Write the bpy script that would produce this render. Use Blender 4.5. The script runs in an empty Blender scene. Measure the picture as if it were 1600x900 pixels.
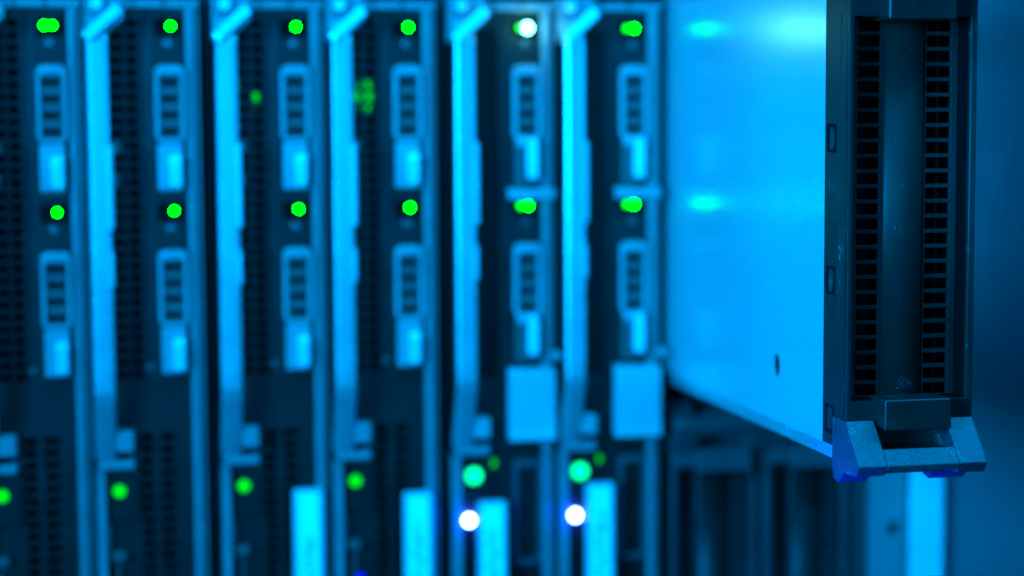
import bpy, bmesh, math, random
from mathutils import Vector, Matrix
S = 0.001                      # the scene is written in millimetres
random.seed(7)
sc = bpy.context.scene
COL = sc.collection

# ------------------------------------------------------------------ camera
F_PX, YAW, PITCH, ROLL = 2957.8, 0.20564, 0.08592, -0.00535
CAM = Vector((25.3, -843.95, -43.67))
cy, sy, cp, sp, cr, sr = math.cos(YAW), math.sin(YAW), math.cos(PITCH), math.sin(PITCH), math.cos(ROLL), math.sin(ROLL)
fw = Vector((sy, cy, 0)); rt = Vector((cy, -sy, 0)); up = Vector((0, 0, 1))
fw2 = fw*cp - up*sp; up2 = up*cp + fw*sp
rt3 = rt*cr + up2*sr; up3 = up2*cr - rt*sr
cam = bpy.data.cameras.new('camera'); cam_o = bpy.data.objects.new('camera', cam); COL.objects.link(cam_o)
M = Matrix((rt3, up3, -fw2)).transposed().to_4x4(); M.translation = CAM*S
cam_o.matrix_world = M
cam.sensor_width = 36; cam.lens = F_PX/1600*36
cam.clip_start = 0.01; cam.clip_end = 20
cam.dof.use_dof = True
cam.dof.focus_distance = (Vector((300, -208, -120)) - CAM).dot(fw2)*S
cam.dof.aperture_fstop = 3.35
sc.camera = cam_o

# ------------------------------------------------------------------ light
w = bpy.data.worlds.new('World'); sc.world = w; w.use_nodes = True
w.node_tree.nodes['Background'].inputs[0].default_value = (0.0, 0.13, 0.42, 1)
w.node_tree.nodes['Background'].inputs[1].default_value = 0.05
sc.view_settings.view_transform = 'Standard'; sc.view_settings.look = 'None'
sc.view_settings.exposure = 0; sc.view_settings.gamma = 1

def area(name, loc, target, size, power, col, sy_=None):
    l = bpy.data.lights.new(name, 'AREA'); l.shape = 'RECTANGLE'; l.size = size*S; l.size_y = (sy_ or size)*S
    l.energy = power; l.color = col
    o = bpy.data.objects.new(name, l); COL.objects.link(o); o.location = Vector(loc)*S
    o.rotation_euler = (Vector(target) - Vector(loc)).to_track_quat('-Z', 'Y').to_euler()
    return o
BLUE = (0.0, 0.345, 1.0)
key = area('key_lamp', (-560, -760, 50), (330, -110, -70), 380, 7.2, BLUE)
key.data.spread = math.radians(62)
area('ceiling_lamp', (360, -270, 560), (330, -170, -110), 640, 22, BLUE, 520)
area('front_lamp', (150, -1250, 60), (230, 0, -110), 500, 5, BLUE)
def spot(name, loc, target, power, col, deg, soft, blend=1.):
    l = bpy.data.lights.new(name, 'SPOT'); l.energy = power; l.color = col
    l.spot_size = math.radians(deg); l.spot_blend = blend; l.shadow_soft_size = soft*S
    o = bpy.data.objects.new(name, l); COL.objects.link(o); o.location = Vector(loc)*S
    o.rotation_euler = (Vector(target) - Vector(loc)).to_track_quat('-Z', 'Y').to_euler()
spot('violet_foot_fill', (250, -228, -196), (278, -212, -168), .9, (0, 0, 1), 80, 4)  # unseen spots added close to the foot to tint it violet
spot('violet_foot_fill', (296, -236, -196), (314, -212, -170), .35, (0, 0, 1), 50, 3)
spot('wall_wash_fill', (245, -760, -50), (418, -45, -60), 55, BLUE, 15, 20)  # unseen spot added to wash the cabinet wall with light

# ------------------------------------------------------------------ materials
def mat(name, col, rough=.45, metal=0., spec=.5, bump=None, specks=0., rv=.0, stretch=None, var=0., grain=0.):
    m = bpy.data.materials.new(name); m.use_nodes = True
    n = m.node_tree.nodes; L = m.node_tree.links; b = n['Principled BSDF']
    b.inputs['Base Color'].default_value = (*col, 1); b.inputs['Roughness'].default_value = rough
    b.inputs['Metallic'].default_value = metal; b.inputs['Specular IOR Level'].default_value = spec
    tc = n.new('ShaderNodeTexCoord'); mp = n.new('ShaderNodeMapping'); L.new(tc.outputs['Object'], mp.inputs[0])
    if stretch: mp.inputs['Scale'].default_value = stretch
    if bump:
        nz = n.new('ShaderNodeTexNoise'); nz.inputs['Scale'].default_value = bump[0]; nz.inputs['Detail'].default_value = 4
        L.new(mp.outputs[0], nz.inputs['Vector'])
        bp = n.new('ShaderNodeBump'); bp.inputs['Strength'].default_value = bump[1]; bp.inputs['Distance'].default_value = bump[2]*S
        L.new(nz.outputs[0], bp.inputs['Height']); L.new(bp.outputs[0], b.inputs['Normal'])
    base = None
    if var:
        nv = n.new('ShaderNodeTexNoise'); nv.inputs['Scale'].default_value = 60; nv.inputs['Detail'].default_value = 6
        L.new(mp.outputs[0], nv.inputs['Vector'])
        cr_ = n.new('ShaderNodeValToRGB'); L.new(nv.outputs[0], cr_.inputs[0])
        cr_.color_ramp.elements[0].position = .3; cr_.color_ramp.elements[1].position = .7
        cr_.color_ramp.elements[0].color = (*[c*(1-var) for c in col], 1); cr_.color_ramp.elements[1].color = (*[min(1, c*(1+var)) for c in col], 1)
        base = cr_.outputs[0]; L.new(base, b.inputs['Base Color'])
        mr = n.new('ShaderNodeMapRange'); mr.inputs['To Min'].default_value = max(.05, rough-.08); mr.inputs['To Max'].default_value = rough+.08
        L.new(nv.outputs[0], mr.inputs[0]); L.new(mr.outputs[0], b.inputs['Roughness'])
    if grain:                                            # moulded texture: glints from tiny facets
        gn = n.new('ShaderNodeTexNoise'); gn.inputs['Scale'].default_value = 3300; gn.inputs['Detail'].default_value = 0
        L.new(tc.outputs['Object'], gn.inputs['Vector'])
        gm = n.new('ShaderNodeMapRange'); gm.inputs['From Min'].default_value = .35; gm.inputs['From Max'].default_value = .65
        gm.inputs['To Min'].default_value = max(.08, rough-grain); gm.inputs['To Max'].default_value = rough+grain*1.6
        L.new(gn.outputs[0], gm.inputs[0])
        for l_ in list(b.inputs['Roughness'].links): L.remove(l_)
        L.new(gm.outputs[0], b.inputs['Roughness'])
    if specks:                                           # settled dust
        vo = n.new('ShaderNodeTexNoise'); vo.inputs['Scale'].default_value = 2600; vo.inputs['Detail'].default_value = 1
        L.new(tc.outputs['Object'], vo.inputs['Vector'])
        big = n.new('ShaderNodeTexNoise'); big.inputs['Scale'].default_value = 90; L.new(tc.outputs['Object'], big.inputs['Vector'])
        ad = n.new('ShaderNodeMath'); ad.operation = 'MULTIPLY'; L.new(vo.outputs[0], ad.inputs[0]); L.new(big.outputs[0], ad.inputs[1])
        cr2 = n.new('ShaderNodeValToRGB'); cr2.color_ramp.elements[0].position = specks; cr2.color_ramp.elements[1].position = specks+.03
        L.new(ad.outputs[0], cr2.inputs[0])
        mx = n.new('ShaderNodeMixRGB'); L.new(cr2.outputs[0], mx.inputs[0]); mx.inputs[1].default_value = (*col, 1); mx.inputs[2].default_value = (.35, .35, .35, 1)
        if base: L.new(base, mx.inputs[1])
        L.new(mx.outputs[0], b.inputs['Base Color'])
    return m
def glow(name, col, strength, base=(.02, .02, .02)):
    m = bpy.data.materials.new(name); m.use_nodes = True; b = m.node_tree.nodes['Principled BSDF']
    b.inputs['Base Color'].default_value = (0, 0, 0, 1); b.inputs['Specular IOR Level'].default_value = .04; b.inputs['Emission Color'].default_value = (*col, 1)
    b.inputs['Emission Strength'].default_value = strength; b.inputs['Roughness'].default_value = .2
    n = m.node_tree.nodes; L = m.node_tree.links     # the chip in the middle of the lens is a little brighter
    lw = n.new('ShaderNodeLayerWeight'); lw.inputs[0].default_value = .3
    mr = n.new('ShaderNodeMapRange'); mr.inputs['To Min'].default_value = strength; mr.inputs['To Max'].default_value = strength*.6
    L.new(lw.outputs['Facing'], mr.inputs[0]); L.new(mr.outputs[0], b.inputs['Emission Strength'])
    return m
SHEET = mat('brushed_sheet_steel', (.56, .56, .56), .27, .55, .5, (2500, .12, .02), stretch=(1, 1, .06))
STEEL = mat('lever_metal', (.40, .40, .40), .30, .6, .5, (700, .1, .05), var=.10)
RAIL = mat('painted_rail', (.17, .17, .17), .5, .2, .5, (700, .1, .05), var=.12)
DARKST = mat('dark_sheet', (.02, .02, .02), .5, .2, .4, var=.2)
GRID = mat('grille_plastic', (.006, .0075, .006), .42, 0, .32, (900, .15, .05), var=.2)
CARR = mat('carrier_plastic', (.0055, .007, .0055), .40, 0, .32, (900, .15, .05), var=.2)
HAND = mat('carrier_handle_plastic', (.21, .22, .22), .42, 0, .5, (900, .15, .05), var=.12)
HANDL = mat('latch_plastic', (.24, .25, .25), .3, 0, .6, var=.12)
HANDM = mat('handle_grille_plastic', (.05, .055, .05), .42, 0, .5, var=.12)
GREYP = mat('grey_bezel_plastic', (.045, .05, .05), .4, 0, .5, (1500, .2, .05), var=.15)
MATTE = mat('shaded_matte_plastic', (.002, .002, .002), .7, 0, .06)  # darker copy of the bezel plastic: recess shade put into its colour
BEZS = mat('bezel_side_plastic', (.009, .011, .009), .4, 0, .2, (1500, .35, .06), specks=.45, var=.2)
CENTRE = mat('centre_panel_plastic', (.009, .012, .009), .5, 0, .35, (1500, .2, .05), specks=.45)
BUTT = mat('release_button_plastic', (.55, .55, .55), .2, .1, .6, var=.08)
BEZ = mat('bezel_black_plastic', (.009, .011, .009), .36, 0, .4, (1500, .35, .06), specks=.445, var=.2)
FOOT = mat('bezel_textured_plastic', (.028, .028, .028), .30, 0, .65, (2600, .9, .22), grain=.16, specks=.43, var=.2)
HOLLOW = mat('painted_interior_shade', (.006, .006, .006), .8, 0, .1)  # near-black: the shade of hollow insides is put into the colour
TAG = mat('white_tag_plastic', (.8, .8, .8), .35, 0, .5, var=.03)
TAGB = mat('tag_frame_plastic', (.36, .36, .36), .35, 0, .5, var=.05)
COVER = mat('cover_plate_plastic', (.29, .29, .29), .4, 0, .5, var=.05)
INK = mat('tag_print', (.22, .22, .22), .5)
PAINT = mat('cabinet_paint', (.055, .06, .065), .55, 0, .4, (1200, .2, .05), var=.06)
POSTM = mat('post_paint', (.15, .15, .15), .5, 0, .4, (1200, .2, .05), var=.08)
FLANGE = mat('bare_flange_steel', (.66, .66, .66), .4, .3, .5, var=.06)
GREEN = glow('green_led', (.0, 1, .0), 60)
GREEN2 = glow('green_led_dim', (.0, 1, .0), 5)
BLUELED = glow('blue_led', (.0, .01, 1), 2.0)
GREEN4 = glow('lower_green_led', (.0, 1, .0), 1.3)
GREEN3 = glow('inner_green_led', (.0, 1, .0), .9)
TEAL = glow('teal_led', (.0, .85, .28), 3.4)
WHITE = glow('white_blue_led', (.06, .12, 1), 150)
FLASH = glow('bright_activity_led', (.15, .9, .8), 24)
LENS = mat('unlit_led_lens', (.03, .045, .04), .2, 0, .8)

# ------------------------------------------------------------------ mesh helpers
class MB:
    def __init__(s): s.bm = bmesh.new()
    def hull(s, pts, faces):
        v = [s.bm.verts.new(Vector(p)*S) for p in pts]
        for f in faces: s.bm.faces.new([v[i] for i in f])
    def box(s, x0, x1, y0, y1, z0, z1):
        p = [(x, y, z) for x in (x0, x1) for y in (y0, y1) for z in (z0, z1)]
        s.hull(p, [(0, 1, 3, 2), (4, 6, 7, 5), (0, 4, 5, 1), (2, 3, 7, 6), (0, 2, 6, 4), (1, 5, 7, 3)]); return s
    def prism(s, poly, a0, a1, axis='y'):
        # poly: 2-D outline; axis y -> (x,z) outline, axis x -> (y,z) outline, axis z -> (x,y)
        f = {'y': lambda p, a: (p[0], a, p[1]), 'x': lambda p, a: (a, p[0], p[1]), 'z': lambda p, a: (p[0], p[1], a)}[axis]
        n = len(poly)
        s.hull([f(p, a0) for p in poly] + [f(p, a1) for p in poly],
               [tuple(range(n)), tuple(range(2*n-1, n-1, -1))] + [(i, n+i, n+(i+1) % n, (i+1) % n) for i in range(n)]); return s
    def cyl(s, x, z, r, y0, y1, n=24, r1=None):
        r1 = r if r1 is None else r1
        p0 = [(x+r*math.cos(t*2*math.pi/n), y0, z+r*math.sin(t*2*math.pi/n)) for t in range(n)]
        p1 = [(x+r1*math.cos(t*2*math.pi/n), y1, z+r1*math.sin(t*2*math.pi/n)) for t in range(n)]
        s.hull(p0+p1, [tuple(range(n)), tuple(range(2*n-1, n-1, -1))] + [(i, n+i, n+(i+1) % n, (i+1) % n) for i in range(n)]); return s
    def dome(s, x, z, r, y, h, n=20, m=5):
        rings = []
        for k in range(m):
            a = k/m*math.pi/2
            rings.append([s.bm.verts.new(Vector((x+r*math.cos(a)*math.cos(t*2*math.pi/n), y-h*math.sin(a), z+r*math.cos(a)*math.sin(t*2*math.pi/n)))*S) for t in range(n)])
        top = s.bm.verts.new(Vector((x, y-h, z))*S)
        for k in range(m-1):
            for t in range(n): s.bm.faces.new([rings[k][t], rings[k][(t+1) % n], rings[k+1][(t+1) % n], rings[k+1][t]])
        for t in range(n): s.bm.faces.new([rings[-1][t], rings[-1][(t+1) % n], top])
        s.bm.faces.new(rings[0][::-1]); return s
    def plate(s, u0, u1, v0, v1, d0, d1, holes, axis='y'):
        """flat plate with rectangular openings; axis y: u=x v=z d=y, axis x: u=y v=z d=x"""
        us = sorted({u0, u1, *[h[0] for h in holes], *[h[1] for h in holes]}); vs = sorted({v0, v1, *[h[2] for h in holes], *[h[3] for h in holes]})
        f = (lambda u, v, d: (u, d, v)) if axis == 'y' else (lambda u, v, d: (d, u, v))
        cache = {}
        def V(i, j, d):
            if (i, j, d) not in cache: cache[(i, j, d)] = s.bm.verts.new(Vector(f(us[i], vs[j], (d0, d1)[d]))*S)
            return cache[(i, j, d)]
        nu, nv = len(us)-1, len(vs)-1
        def solid(i, j):
            if i < 0 or j < 0 or i >= nu or j >= nv: return False
            mu, mv = (us[i]+us[i+1])/2, (vs[j]+vs[j+1])/2
            return not any(h[0] < mu < h[1] and h[2] < mv < h[3] for h in holes)
        for i in range(nu):
            for j in range(nv):
                if not solid(i, j): continue
                s.bm.faces.new([V(i, j, 0), V(i+1, j, 0), V(i+1, j+1, 0), V(i, j+1, 0)])
                s.bm.faces.new([V(i, j, 1), V(i, j+1, 1), V(i+1, j+1, 1), V(i+1, j, 1)])
                if not solid(i-1, j): s.bm.faces.new([V(i, j, 0), V(i, j+1, 0), V(i, j+1, 1), V(i, j, 1)])
                if not solid(i+1, j): s.bm.faces.new([V(i+1, j, 0), V(i+1, j, 1), V(i+1, j+1, 1), V(i+1, j+1, 0)])
                if not solid(i, j-1): s.bm.faces.new([V(i, j, 0), V(i, j, 1), V(i+1, j, 1), V(i+1, j, 0)])
                if not solid(i, j+1): s.bm.faces.new([V(i, j+1, 0), V(i+1, j+1, 0), V(i+1, j+1, 1), V(i, j+1, 1)])
        return s
    def mirror_z(s, zc):
        g = s.bm.verts[:] + s.bm.edges[:] + s.bm.faces[:]
        r = bmesh.ops.duplicate(s.bm, geom=g)
        for v in [e for e in r['geom'] if isinstance(e, bmesh.types.BMVert)]: v.co.z = 2*zc*S - v.co.z
        return s
    def build(s, name, m, parent=None, bevel=0, seg=2, smooth=False):
        bmesh.ops.recalc_face_normals(s.bm, faces=s.bm.faces)
        me = bpy.data.meshes.new(name); s.bm.to_mesh(me); s.bm.free(); me.materials.append(m)
        o = bpy.data.objects.new(name, me); COL.objects.link(o)
        if parent: o.parent = parent
        if smooth:
            for p in me.polygons: p.use_smooth = True
        if bevel:
            b = o.modifiers.new('edge_round', 'BEVEL'); b.width = bevel*S; b.segments = seg; b.limit_method = 'ANGLE'; b.angle_limit = math.radians(35)
            b.harden_normals = False; b.use_clamp_overlap = True
        return o
def thing(name, label, cat, loc, group=None):
    o = bpy.data.objects.new(name, None); COL.objects.link(o); o.location = Vector(loc)*S; o.empty_display_size = .02
    o['label'] = label; o['category'] = cat
    if group: o['group'] = group
    return o
def rrect(x0, x1, z0, z1, r, n=6, corners='tlbr'):
    pts = []
    for (cx, cz, a0, k) in ((x1-r, z1-r, 0, 'tr'), (x0+r, z1-r, 90, 'tl'), (x0+r, z0+r, 180, 'bl'), (x1-r, z0+r, 270, 'br')):
        for i in range(n+1):
            a = math.radians(a0+90*i/n); pts.append((cx+r*math.cos(a), cz+r*math.sin(a)))
    return pts
def ring(mb, outer, inner, y0, y1):
    n = len(outer)
    vo0 = [mb.bm.verts.new(Vector((p[0], y0, p[1]))*S) for p in outer]; vi0 = [mb.bm.verts.new(Vector((p[0], y0, p[1]))*S) for p in inner]
    vo1 = [mb.bm.verts.new(Vector((p[0], y1, p[1]))*S) for p in outer]; vi1 = [mb.bm.verts.new(Vector((p[0], y1, p[1]))*S) for p in inner]
    for i in range(n):
        j = (i+1) % n
        for q in ((vo0[i], vo0[j], vi0[j], vi0[i]), (vo1[i], vi1[i], vi1[j], vo1[j]), (vo0[i], vo1[i], vo1[j], vo0[j]), (vi0[i], vi0[j], vi1[j], vi1[i])):
            mb.bm.faces.new(q)
    return mb

# ------------------------------------------------------------------ chassis, posts and cabinet
ZB = -372
ch = thing('blade_chassis', 'black steel chassis that holds the upright blades, seen in the dark gaps between them', 'server chassis', (0, 0, 0))
MB().box(-140, 374, 300, 304, ZB, 17).build('back_wall', HOLLOW, ch)
MB().box(-140, 375, 6, 300, 17.2, 20).build('top_panel', DARKST, ch, .4)
MB().box(-140, 375, 6, 300, ZB-3, ZB-.2).build('bottom_panel', DARKST, ch, .4)
for x in (-38.6, 66.0, 170.4, 274.4):
    MB().box(x-1.1, x+1.1, 5, 299.5, ZB, 17).build('slot_divider', DARKST, ch, .3)
MB().box(373, 375.2, 3, 299.5, ZB, 17).build('slot_divider', DARKST, ch, .3)
MB().box(275.8, 372.8, 6, 299, -174, -172.2).build('mid_shelf', DARKST, ch, .3)

pm = MB()
bmo = pm.bm
def holed_sheet(mb, outer, circles, d0, d1, axis):
    """polygon sheet with round holes, extruded between d0 and d1"""
    f = (lambda u, v, d: (u, d, v)) if axis == 'y' else (lambda u, v, d: (d, u, v))
    bm = mb.bm; loops = [outer] + [[(c[0]+c[2]*math.cos(t*math.pi/14), c[1]+(c[3] if len(c) > 3 else c[2])*math.sin(t*math.pi/14)) for t in range(28)] for c in circles]
    for d in (d0, d1):
        ed = []
        for lp in loops:
            v = [bm.verts.new(Vector(f(p[0], p[1], d))*S) for p in lp]
            ed += [bm.edges.new((v[i], v[(i+1) % len(v)])) for i in range(len(v))]
        bmesh.ops.triangle_fill(bm, use_beauty=True, use_dissolve=False, edges=ed)
    for lp in loops:
        n = len(lp); a = [bm.verts.new(Vector(f(*p, d0))*S) for p in lp]; b = [bm.verts.new(Vector(f(*p, d1))*S) for p in lp]
        for i in range(n): bm.faces.new((a[i], a[(i+1) % n], b[(i+1) % n], b[i]))
    bmesh.ops.remove_doubles(bm, verts=bm.verts[:], dist=1e-6)
    return mb
post = thing('rack_post', 'grey upright rack mounting post with round holes and a bright steel flange', 'rack post', (386, 0, ZB))
def pz(z): return z-ZB
holed_sheet(MB(), [(-9.8, 0), (9.8, 0), (9.8, 420), (-9.8, 420)], [(3.4, pz(-239), 3.2), (3.4, pz(-150), 3.2), (3.4, pz(-60), 3.2), (3.4, pz(-330), 3.2)], 1, 3.2, 'y').build('post_face', POSTM, post)
MB().box(-9.8, 9.8, 12, 14, 0, 420).build('post_backing', HOLLOW, post)
MB().box(10.6, 27.6, -3, 0, 0, 420).build('steel_flange', FLANGE, post, .8)
MB().box(25.4, 27.6, 0.1, 90, 0, 420).build('flange_return', FLANGE, post, .3)
cab = thing('cabinet_side_panel', 'dark painted flat steel side wall of the cabinet on the far right', 'cabinet panel', (418, 0, ZB))
MB().box(0, 2, -96, 300, -60, 460).build('wall_sheet', PAINT, cab, .4)
MB().box(-1.5, 14, -122, -98, -60, 460).build('front_upright', POSTM, cab, 1.2)

# ------------------------------------------------------------------ blank module (pulled out one and two in the lower row)
# local frame: x 0..48, y 0 = bezel front (+y into the rack), z 0 = middle of its height
def blank_module(label, loc, group=None, BEZ=BEZ, GRID=GRID, CENTRE=CENTRE, FOOT=FOOT):
    t = thing('blanking_blade', label, 'blade module', loc, group)
    H = 85.2
    # tray: left and right side sheets, top, bottom, back
    zt = H+2.5
    m = holed_sheet(MB(), [(22, -H), (262, -H), (262, zt), (22, zt)], [(72.3, -63.4, 3.9, 4.7)], 0.0, 1.0, 'x')
    m.build('side_sheet', SHEET, t)
    MB().box(46.8, 47.8, 22, 262, -H, zt).build('side_sheet', SHEET, t)
    MB().box(1.2, 46.6, 22, 262, -H+.2, -H+1.2).build('floor_sheet', DARKST, t)
    MB().box(1.2, 46.6, 22, 262, zt-1.2, zt-.2).build('roof_sheet', DARKST, t)
    MB().box(1.2, 46.6, 260, 262, -H+1.4, zt-1.4).build('rear_sheet', DARKST, t)
    MB().box(1.2, 46.6, 40, 42, -H+1.4, zt-1.4).build('baffle', HOLLOW, t)
    MB().box(1.1, 2.6, 66, 79, -70, -57).build('hole_shade_block', HOLLOW, t)  # near-black block added so the hole looks dark inside
    lip = MB().box(1.0, 47, 14, 262, -H-5.2, -H-.05); lip.box(-.2, 1.0, 60, 62.5, -H-4.6, -H+.6); lip.box(-.2, 1.0, 160, 162.5, -H-4.6, -H+.6)
    lip.build('bottom_lip', STEEL, t, .4)
    MB().box(1.0, 47, 14, 262, zt+.05, zt+5.2).build('top_lip', STEEL, t, .4)
    # bezel frame: side walls with clip windows, rim
    notches = []
    for zc in (-75.9, -25.7, 25.2):
        notches += [(11.2, 21.4, zc-5.1, zc+5.1)]
    def side(x0, x1):
        mb = MB(); mb.plate(1.0, 22.6, -H, H, x0, x1, notches, 'x'); return mb
    side(0, 1.3).build('bezel_side', BEZS, t, .25)
    side(46.7, 48).build('bezel_side', BEZS, t, .25)
    cl = MB()
    for zc in (-75.9, -25.7, 25.2):
        cl.prism(rrect(15.2, 19.6, zc-4.2, zc+4.2, 1.9), .5, 1.6, 'x')
        cl.box(-.25, .9, 8.6, 9.8, zc-5.6, zc+5.6)
    cl.build('side_clip', BEZ, t, .3)
    MB().box(1.4, 2.3, 12, 22, -H+1, H-1).build('clip_backing', HOLLOW, t)
    MB().box(-.35, .9-.0, 7.1, 8.0, -70, 70).build('side_bead', BEZ, t, .3)
    # rim face (front) : open window x 2..45.4, z -68..68
    rim = MB(); rim.plate(0, 48, -74.4, 74.4, 0, 2.2, [(1.9, 45.4, -67.6, 67.6)])
    rim.build('bezel_rim', BEZ, t, .35)
    rw = MB()
    rw.box(45.4, 46.6, 2.25, 12.2, -68.5, 68.5); rw.box(.5+.85, 1.85, 2.25, 12.2, -68.5, 68.5)
    rw.box(1.9, 45.35, 2.25, 12.2, -69.5, -67.6); rw.box(1.9, 45.35, 2.25, 12.2, 67.6, 69.5)
    rw.build('recess_wall', MATTE, t, .2)
    # slotted floor of the recess
    holes = []
    p = 5.42; n = 25
    for k in range(n):
        zc = (k-(n-1)/2)*p
        holes += [(7.4, 15.6, zc-1.95, zc+1.95), (33.4, 42.6, zc-1.95, zc+1.95)]
    fl = MB(); fl.plate(1.9, 45.3, -67.5, 67.5, 10, 12, holes); fl.build('slotted_panel', GRID, t, .18)
    ribs = MB()
    ribs.box(39.0, 39.9, 14.5, 24, -68, 68); ribs.box(10.8, 11.4, 18, 24, -68, 68)
    ribs.build('inner_rib', MATTE, t)
    MB().box(1.5, 46.5, 24.2, 26, -82, 82).build('inner_baffle', HOLLOW, t)
    # curved centre panel between the slot columns
    cv = MB(); pts = []
    for i in range(17):
        u = i/16; pts.append((16.6+16.2*u, 9.95-2.6*math.sin(math.pi*u)**.8))
    cv.prism([(p_[0], p_[1]) for p_ in pts] + [(32.8, 9.98), (16.6, 9.98)][:0] + [], -67.4, 67.4, 'z')
    o = cv.build('centre_panel', CENTRE, t, 0, smooth=False)
    for pl in o.data.polygons:
        if abs(pl.normal.z) < .5: pl.use_smooth = True
    # bottom end, mirrored for the top end
    for sgn in (1, -1):
        def P(mb, prof, x0, x1): mb.prism([(y, z*sgn) for y, z in prof], x0, x1, 'x')
        slope = [(0, -74.5), (-13, -88.6), (-13, -90.2), (-10.5, -90.2), (3, -76.5)]
        # solid end cheeks (prongs) left and right
        prof = [(0, -74.5), (-13, -88.8), (-10.2, -92.6), (1.4, -93.2), (6.5, -97.6), (11.4, -96.6), (12.6, -92), (12.6, -74.5)]
        cheek = [(0, -74.5), (-13, -88.8), (-10.2, -92.6), (3, -92.8), (12, -89), (12, -74.5)]
        tooth = [(1.4, -92.7), (6.5, -97.6), (11.4, -96.6), (12.4, -92.0)]
        tooth2 = [(1.4, -90), (6.5, -97.6), (11.4, -96.6), (12.4, -86.0)]
        for ex, ix, j0, j1, t0, t1 in ((-.15, 1.6, 1.6, 10.6, 1.6, 8.6), (48.15, 46.4, 37.6, 46.4, 34.4, 43.4)):
            e = MB(); P(e, prof, *sorted((ex, j0 if ex > 0 else j1)))
            if ex > 0: P(e, tooth2, t0, 37.55)
            e.build('bezel_foot', FOOT, t, .3)
        # middle of the slope: lower rail under the latch opening
        c = MB()
        P(c, [(-8.2, -83.6), (-13, -88.8), (-12.4, -90.6), (-10, -90.6), (-4.5, -84.6)], 10.65, 37.55)
        P(c, [(-9.2, -90.65), (-9.2, -92), (-6, -92), (-6, -90.65)], 10.65, 33)
        P(c, [(0, -68.2), (0, -74.4), (4, -74.4), (4, -68.2)], 10.65, 11.2)
        c.build('foot_rail', FOOT, t, .3)
        k = MB()
        P(k, [(9.5, -67), (9.5, -93), (12, -93), (12, -67)], 10.65, 37.55)
        P(k, [(-2.5, -84.8), (2, -92.5), (9.4, -92.5), (9.4, -84.8)], 10.7, 37.5)
        k.build('latch_pocket', BEZ, t, .2)
        h = MB()
        P(h, [(-7.6, -66.4), (-7.6, -77.2), (-5.6, -77.2), (-4.6, -76.6), (7, -76.6), (7, -66.4)], 11.6, 36.6)
        h.build('latch_handle', BEZ, t, .5, 3)
    return t
pulled = blank_module('black vented bezel and bright steel side of the blade slid far out of the rack', (276, -219, -74.3))
b1 = blank_module('blurred vented blade in the lower row directly below the slid out blade', (277.4, 0, -272), 'vented blades in the lower row', GREYP, GREYP, GRID, GREYP)
b2 = blank_module('blurred vented blade in the lower row beside the grey rack post', (324.4, 0, -272), 'vented blades in the lower row', GREYP, GREYP, GRID, GREYP)

# ------------------------------------------------------------------ blade servers
# local frame: x 0..48.6, y 0 = face (+y into the rack), z 0 = upper lamp row
LX = 36.5
def led(par, x, z, r, m, y=-1.2, name='status_light'):
    return MB().dome(x, z, r, y, r*.8).build(name, m, par, smooth=True)
def carrier(t, dz, kind, m1, twin, variant):
    e = MB(); e.plate(26.2, 42.4, dz-76, dz+5.2, -1.0, -.02, []); 
    c = e.build('drive_carrier', CARR, t, .4)
    hz0, hz1 = dz-50.5, dz-17
    r = MB(); o = rrect(29.2, 42.0, hz0, hz1, 3.2); i_ = rrect(30.9, 40.3, hz0+1.6, hz1-4.2, 1.2)
    ring(r, o, i_, -5.5, -1.02)
    r.build('handle_frame', HAND, c, .6)
    g = MB(); hl = [(31.7, 39.5, dz-24.6-7.05*k-1.45, dz-24.6-7.05*k+1.45) for k in range(4)]
    g.plate(30.95, 40.25, hz0+1.65, hz1-4.25, -4.2, -3.0, hl); g.build('handle_grille', HANDM, c, .2)
    MB().box(31.0, 40.2, -2.4, -1.03, hz0+1, hz1-4).build('slot_shade_plate', HOLLOW, c)  # black plate added as the shade inside the handle slots
    b = MB()
    if variant == 'a':
        b.prism([(-1.02, dz-50.7), (-6.2, dz-51.2), (-4.6, dz-71.5), (-1.02, dz-71.5)], 30.0, 40.6, 'x'); b.build('release_latch', HANDL, c, .6)
        MB().prism([(-5.9, dz-55.5), (-8.4, dz-57.5), (-7.6, dz-70), (-4.4, dz-70.8)], 34.6, 40.2, 'x').build('release_button', BUTT, c, 1.0, 3)
    else:
        b.prism([(-1.02, dz-50.7), (-4.2, dz-51.2), (-3.6, dz-71.5), (-1.02, dz-71.5)], 30.0, 40.2, 'x'); b.build('release_latch', HANDM, c, .6)
        q = MB(); q.prism(rrect(35.0, 39.8, dz-68, dz-50, 1.6), -8.5, -3.6, 'y')
        MB().prism(rrect(30.0, 34.8, dz-53.4, dz-48.6, 1.6), -7.2, -5.52, 'y').build('button_tab', HANDL, c, .7)
        q.build('release_button', BUTT, c, .7, 3)
    MB().prism(rrect(29.4, 41.6, dz-4.6, dz+4.6, 2), -1.16, -1.02, 'y').build('led_dark_patch', MATTE, c)  # black patch added so the blurred lights keep a pure colour
    if twin: led(c, LX-3.4, dz, 1.4, GREEN2 if variant == 'b' else GREEN)
    led(c, LX, dz, 2.3 if m1 is FLASH else 1.25, m1)
    MB().cyl(LX-1.2, dz-7.5, 1.9, -1.6, -1.01).build('unlit_light', LENS, c, .3)
    MB().box(29.5, 41.4, -2.2, -1.01, dz+3.2, dz+4.2).build('light_hood', CARR, c, .2)
    return c
def tall(mb, z, k):
    for v in mb.bm.verts: v.co.z = z*S + (v.co.z - z*S)*k
    return mb
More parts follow.
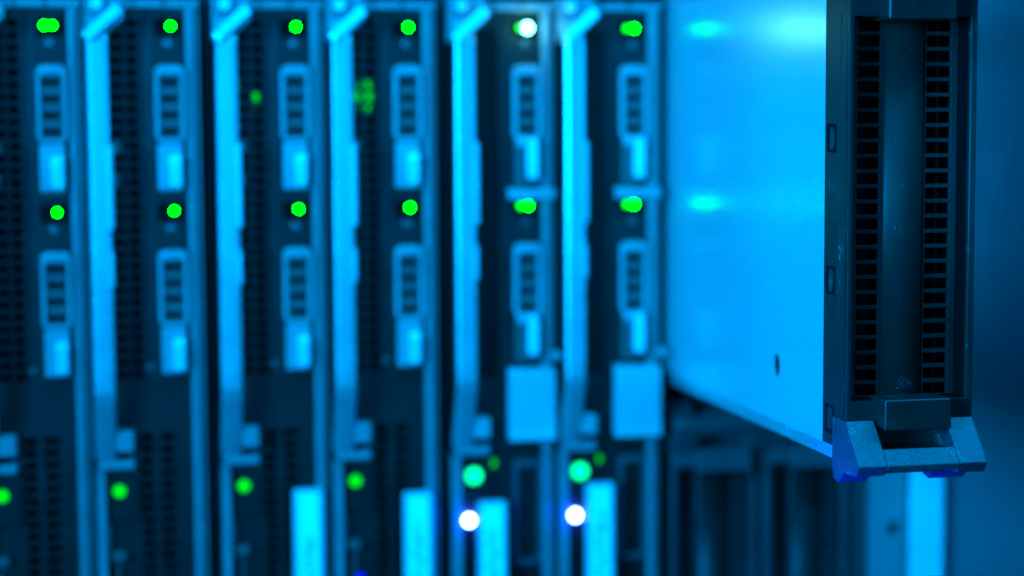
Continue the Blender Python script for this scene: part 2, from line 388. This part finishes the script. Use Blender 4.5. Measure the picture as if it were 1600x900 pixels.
def blade(i, label, variant='a', tag=None, glow_in=None, top_led=None):
    xl = i*50 + 4.43*(i//2) - LX
    t = thing('blade_server', label, 'blade server', (xl, 0, 0), 'upright blade servers in the upper row')
    MB().box(.9, 48.0, 6.1, 290, ZB+2, 10.6).build('body', HOLLOW, t)
    # face with two columns of vents above, two below
    holes = []
    if variant == 'a':
        for k in range(30):
            zc = 1.0-5.28*k
            holes += [(9.4, 15.6, zc-1.7, zc+1.7), (17.4, 21.9, zc-1.7, zc+1.7)]
        for k in range(33):
            zc = -180.6-5.28*k
            holes += [(20.4, 25.4, zc-1.7, zc+1.7), (28.6, 35.0, zc-1.7, zc+1.7)]
    else:
        for k in range(60):
            zc = -2.0-2.64*k
            holes += [(11.4, 22.4, zc-.8, zc+.8)]
    MB().plate(.9, 42.6, ZB+2, 7.6, 0, 6, holes).build('face_plate', GRID, t, .0)
    if variant == 'a':
        MB().box(23.4, 24.4, -1.2, -.02, -152, 5).box(25.0, 25.6, -.8, -.02, -152, 5).build('panel_ridge', GRID, t, .2)
        MB().cyl(24.9, -149, 1.5, -2.6, -1.25).build('small_screw', HANDM, t, .3)
        b = MB(); b.box(10.6, 14.0, -.9, -.02, -55.5, -50); b.box(9.8, 13.0, -.7, -.02, -69.5, -63.5)
        b.build('vent_clip', HANDM, t, .4)
    else:
        MB().box(23.4, 24.4, -1.0, -.02, -152, 5).build('panel_ridge', GRID, t, .2)
    # frame
    MB().box(42.8, 45.9, -3.6, 6, ZB+2, 7.5).box(46.0, 48.6, -1.2, 6, ZB+2, 7.5).build('side_rail', RAIL, t, .5)
    MB().box(16.8, 48.6, -3.0, 6, 7.6, 11.2).build('top_rail', RAIL, t, .5)
    MB().box(20, 21, -3.6, -3.05, 8, 11).box(33, 34, -3.6, -3.05, 8, 11).build('rail_joint', DARKST, t, .1)
    br = MB(); br.prism([(0, -6.5), (7.5, -6.5), (16.7, 3.2), (16.7, 13.5), (0, 13.5)], -4.5, 6, 'y'); br.build('corner_bracket', RAIL, t, .6)
    # ejector lever: a long bar standing off the face, its ends bent back
    lv = MB()
    prof = [(-4.6, 4.5), (-15.5, -3.0), (-17.0, -7.0), (-17.3, -158), (-16.4, -163), (-6.5, -189), (-1.5, -191), (2, -191), (-.2, -186), (-12.5, -161), (-13, -10), (-10, -4), (-4.6, 0)]
    lv.prism(prof, .4, 9.6, 'x')
    L_ = lv.build('ejector_lever', STEEL, t, 1.9, 4)
    MB().box(8.0, 10.8, -18.4, -11.0, -88, -51).box(8.2, 10.4, -17.6, -11, -113, -97).build('lever_catch', HANDL, L_, 1.2)
    ham = MB()
    u = Vector((1, 0, .92)).normalized(); nrm = Vector((.25, -.74, .62)); nrm = (nrm - u*nrm.dot(u)).normalized(); v = nrm.cross(u)
    c0 = Vector((7.6, -17.2, .2)); pts = []
    for a in (-9.6, 9.6):
        for b_ in (-2.7, 2.7):
            for c_ in (-1.5, 1.5): pts.append(tuple(c0+u*a+v*b_+nrm*c_))
    ham.hull(pts, [(0, 1, 3, 2), (4, 6, 7, 5), (0, 4, 5, 1), (2, 3, 7, 6), (0, 2, 6, 4), (1, 5, 7, 3)])
    ham.build('lever_tip', BUTT, L_, 1.2, 3)
    MB().cyl(5.4, 9.0, 4.2, -6.2, -4.55).build('pivot_washer', RAIL, t, .5)
    MB().cyl(5.4, 9.0, 2.3, -8.6, -6.25, r1=2.6).build('pivot_screw', BUTT, t, .6)
    MB().box(9.7, 17.0, -9, -.02, -185.5, -176.5).build('lever_stop', HAND if variant == 'b' else RAIL, t, .9)
    MB().box(1.6, 17.0, -7, -.02, -193.4, -189.2).build('stop_bar', RAIL, t, .8)
    MB().box(.6, 4.4, -5, 6, ZB+2, -193.6).build('lower_rail', RAIL, t, .5)
    # drive carriers
    tw = (i == 0, False) if variant == 'a' else (True, True)
    carrier(t, 0, variant, top_led or GREEN, tw[0], variant)
    carrier(t, -80.4, variant, GREEN, tw[1], variant)
    # lower part
    z3 = -203.6; x3 = LX-26.3
    hb = MB(); hb.box(5.2, 18.8, -2.2, -.02, -217, -194.5); hs = hb.build('light_housing', CARR, t, .6)
    if variant == 'a':
        led(hs, x3, z3, 2.7, GREEN4, -2.3)
        pb = MB(); pb.plate(5.2, 17.4, -262, -218, -1.8, -.02, [(11.6, 14.2, -226, -213+0), (6.8, 8.4, -259, -238), (12.2, 13.2, -259, -238)]) if False else MB().plate(5.2, 17.4, -262, -217.4, -1.8, -.02, [(11.6, 14.4, -228, -219.4), (7.0, 8.2, -260, -238), (12.6, 13.4, -260, -238)])
        led(hs, 12.0, -248, 1.8, BLUELED, -1.9, 'blue_light') if i in (2, 3) else None
        pb.build('port_panel', CARR, t, .3)
        MB().prism(rrect(6.4, 12.8, -235, -230.4, 2.2), -4.4, -1.85, 'y').build('port_button', HANDM, t, .8)
        MB().box(5.0, 5.9, -3.0, -1.9, -229, -218.4).box(8.9, 9.4, -3.0, -1.9, -260, -236).build('port_trim', RAIL, t, .2)
    else:
        led(hs, x3, z3, 3.8, TEAL, -2.3)
        led(hs, 7.9, -224.2, 2.6, WHITE, -2.3)
        g = led(hs, 19.2, -198.5, 2.0, GREEN3, -.3, 'inner_light')
        # plate under the carriers, cover plate, lower oblong module
        q = MB(); q.prism([(-1.02, -71.8), (-6.5, -73.2), (-6.5, -77.4), (-1.02, -77.4)], 26.4, 48.2, 'x'); q.build('crossbar', HAND, t, .8)
        MB().cyl(48.0, -148.6, 2.2, -9.4, -4).build('round_stud', HAND, t, .5)
        cp_ = MB(); cp_.prism([(-1.0, -154.2), (-7.6, -155), (-8.4, -181.5), (-9.6, -187.4), (-3, -188.4), (-1.0, -185)], 26.2, 47.8, 'x')
        cp_.build('cover_plate', COVER, t, .8, 3)
        lm = MB(); ring(lm, rrect(29.0, 42.6, -246, -197, 3), rrect(31, 40.6, -244, -200.5, 1.8), -2.6, -.02); lm.build('oblong_surround', GREYP, t, .4)
        d = MB()
        for zz in (-207.5, -218, -234): d.cyl(35.8, zz, 2.2, -1.6, -.02)
        d.build('oblong_knob', CARR, t, .3)
    if glow_in:
        for (gx, gz, gr) in glow_in: tall(MB().dome(gx, gz, gr, 5.9, 2.2), gz, 2.3).build('inner_light', GREEN3, t, smooth=True)
    if tag:
        tx, tz, yo = tag
        f = MB(); f.prism(rrect(tx, tx+13.6, tz-95, tz, 2.0), -yo-1.6, -yo, 'y'); tg = f.build('pull_out_tag', TAGB, t, .4)
        ff = MB(); ff.prism(rrect(tx+2.0, tx+11.6, tz-93, tz-2.0, 1.2), -yo-1.95, -yo-1.62, 'y'); ff.build('tag_label', TAG, tg, .1)
        pr = MB(); rr = random.Random(i)
        z = tz-14 - (8 if i == 2 else 0)
        while z > tz-90:                 # tiny printing, far too small to read
            h = rr.uniform(.7, 1.7); w0 = rr.uniform(4.2, 6.4)
            pr.box(tx+w0, tx+w0+rr.uniform(1.6, 4.0), -yo-2.02, -yo-1.96, z-h, z); z -= h+rr.uniform(.5, 1.9)
        pr.build('tag_print', INK, tg)
        MB().box(tx+2.5, tx+11.1, -yo, -.02, tz-95, tz-90).build('tag_stem', TAGB, tg, .2)
    return t
blade(0, 'leftmost blade server, cut off by the edge, with two green lights side by side')
blade(1, 'second blade server from the left, beside the one cut off by the edge')
blade(2, 'third blade server from the left, with the leftmost of the white tags', tag=(31.6, -205.4, 4.5), glow_in=[(18.6, -31, 1.6), (9.8, -26, 1.3)])
blade(3, 'fourth blade server from the left, with a bright green glow in its vents', tag=(31.4, -209, 4.5), glow_in=[(17.6, -30, 3.4), (11.5, -30, 1.8)])
blade(4, 'fifth blade server from the left, with the dazzling white light at its top', 'b', tag=(10.4, -214, 9), top_led=FLASH)
blade(5, 'sixth blade server from the left, directly beside the slid out blade', 'b', tag=(11.0, -207.8, 9))

# the lamps' own light
def pt(name, loc, e, col, r=1.5):
    l = bpy.data.lights.new(name, 'POINT'); l.energy = e; l.color = col; l.shadow_soft_size = r*S
    o = bpy.data.objects.new(name, l); COL.objects.link(o); o.location = Vector(loc)*S
pt('activity_light_spill', (208.9, -9, 0), .016, (.2, 1, .85), 4)
for i in (4, 5):
    x0 = i*50+4.43*2-LX
    pt('white_light_spill', (x0+5.5, -9, -224), .02, (.0, .02, 1.0), 1.5)
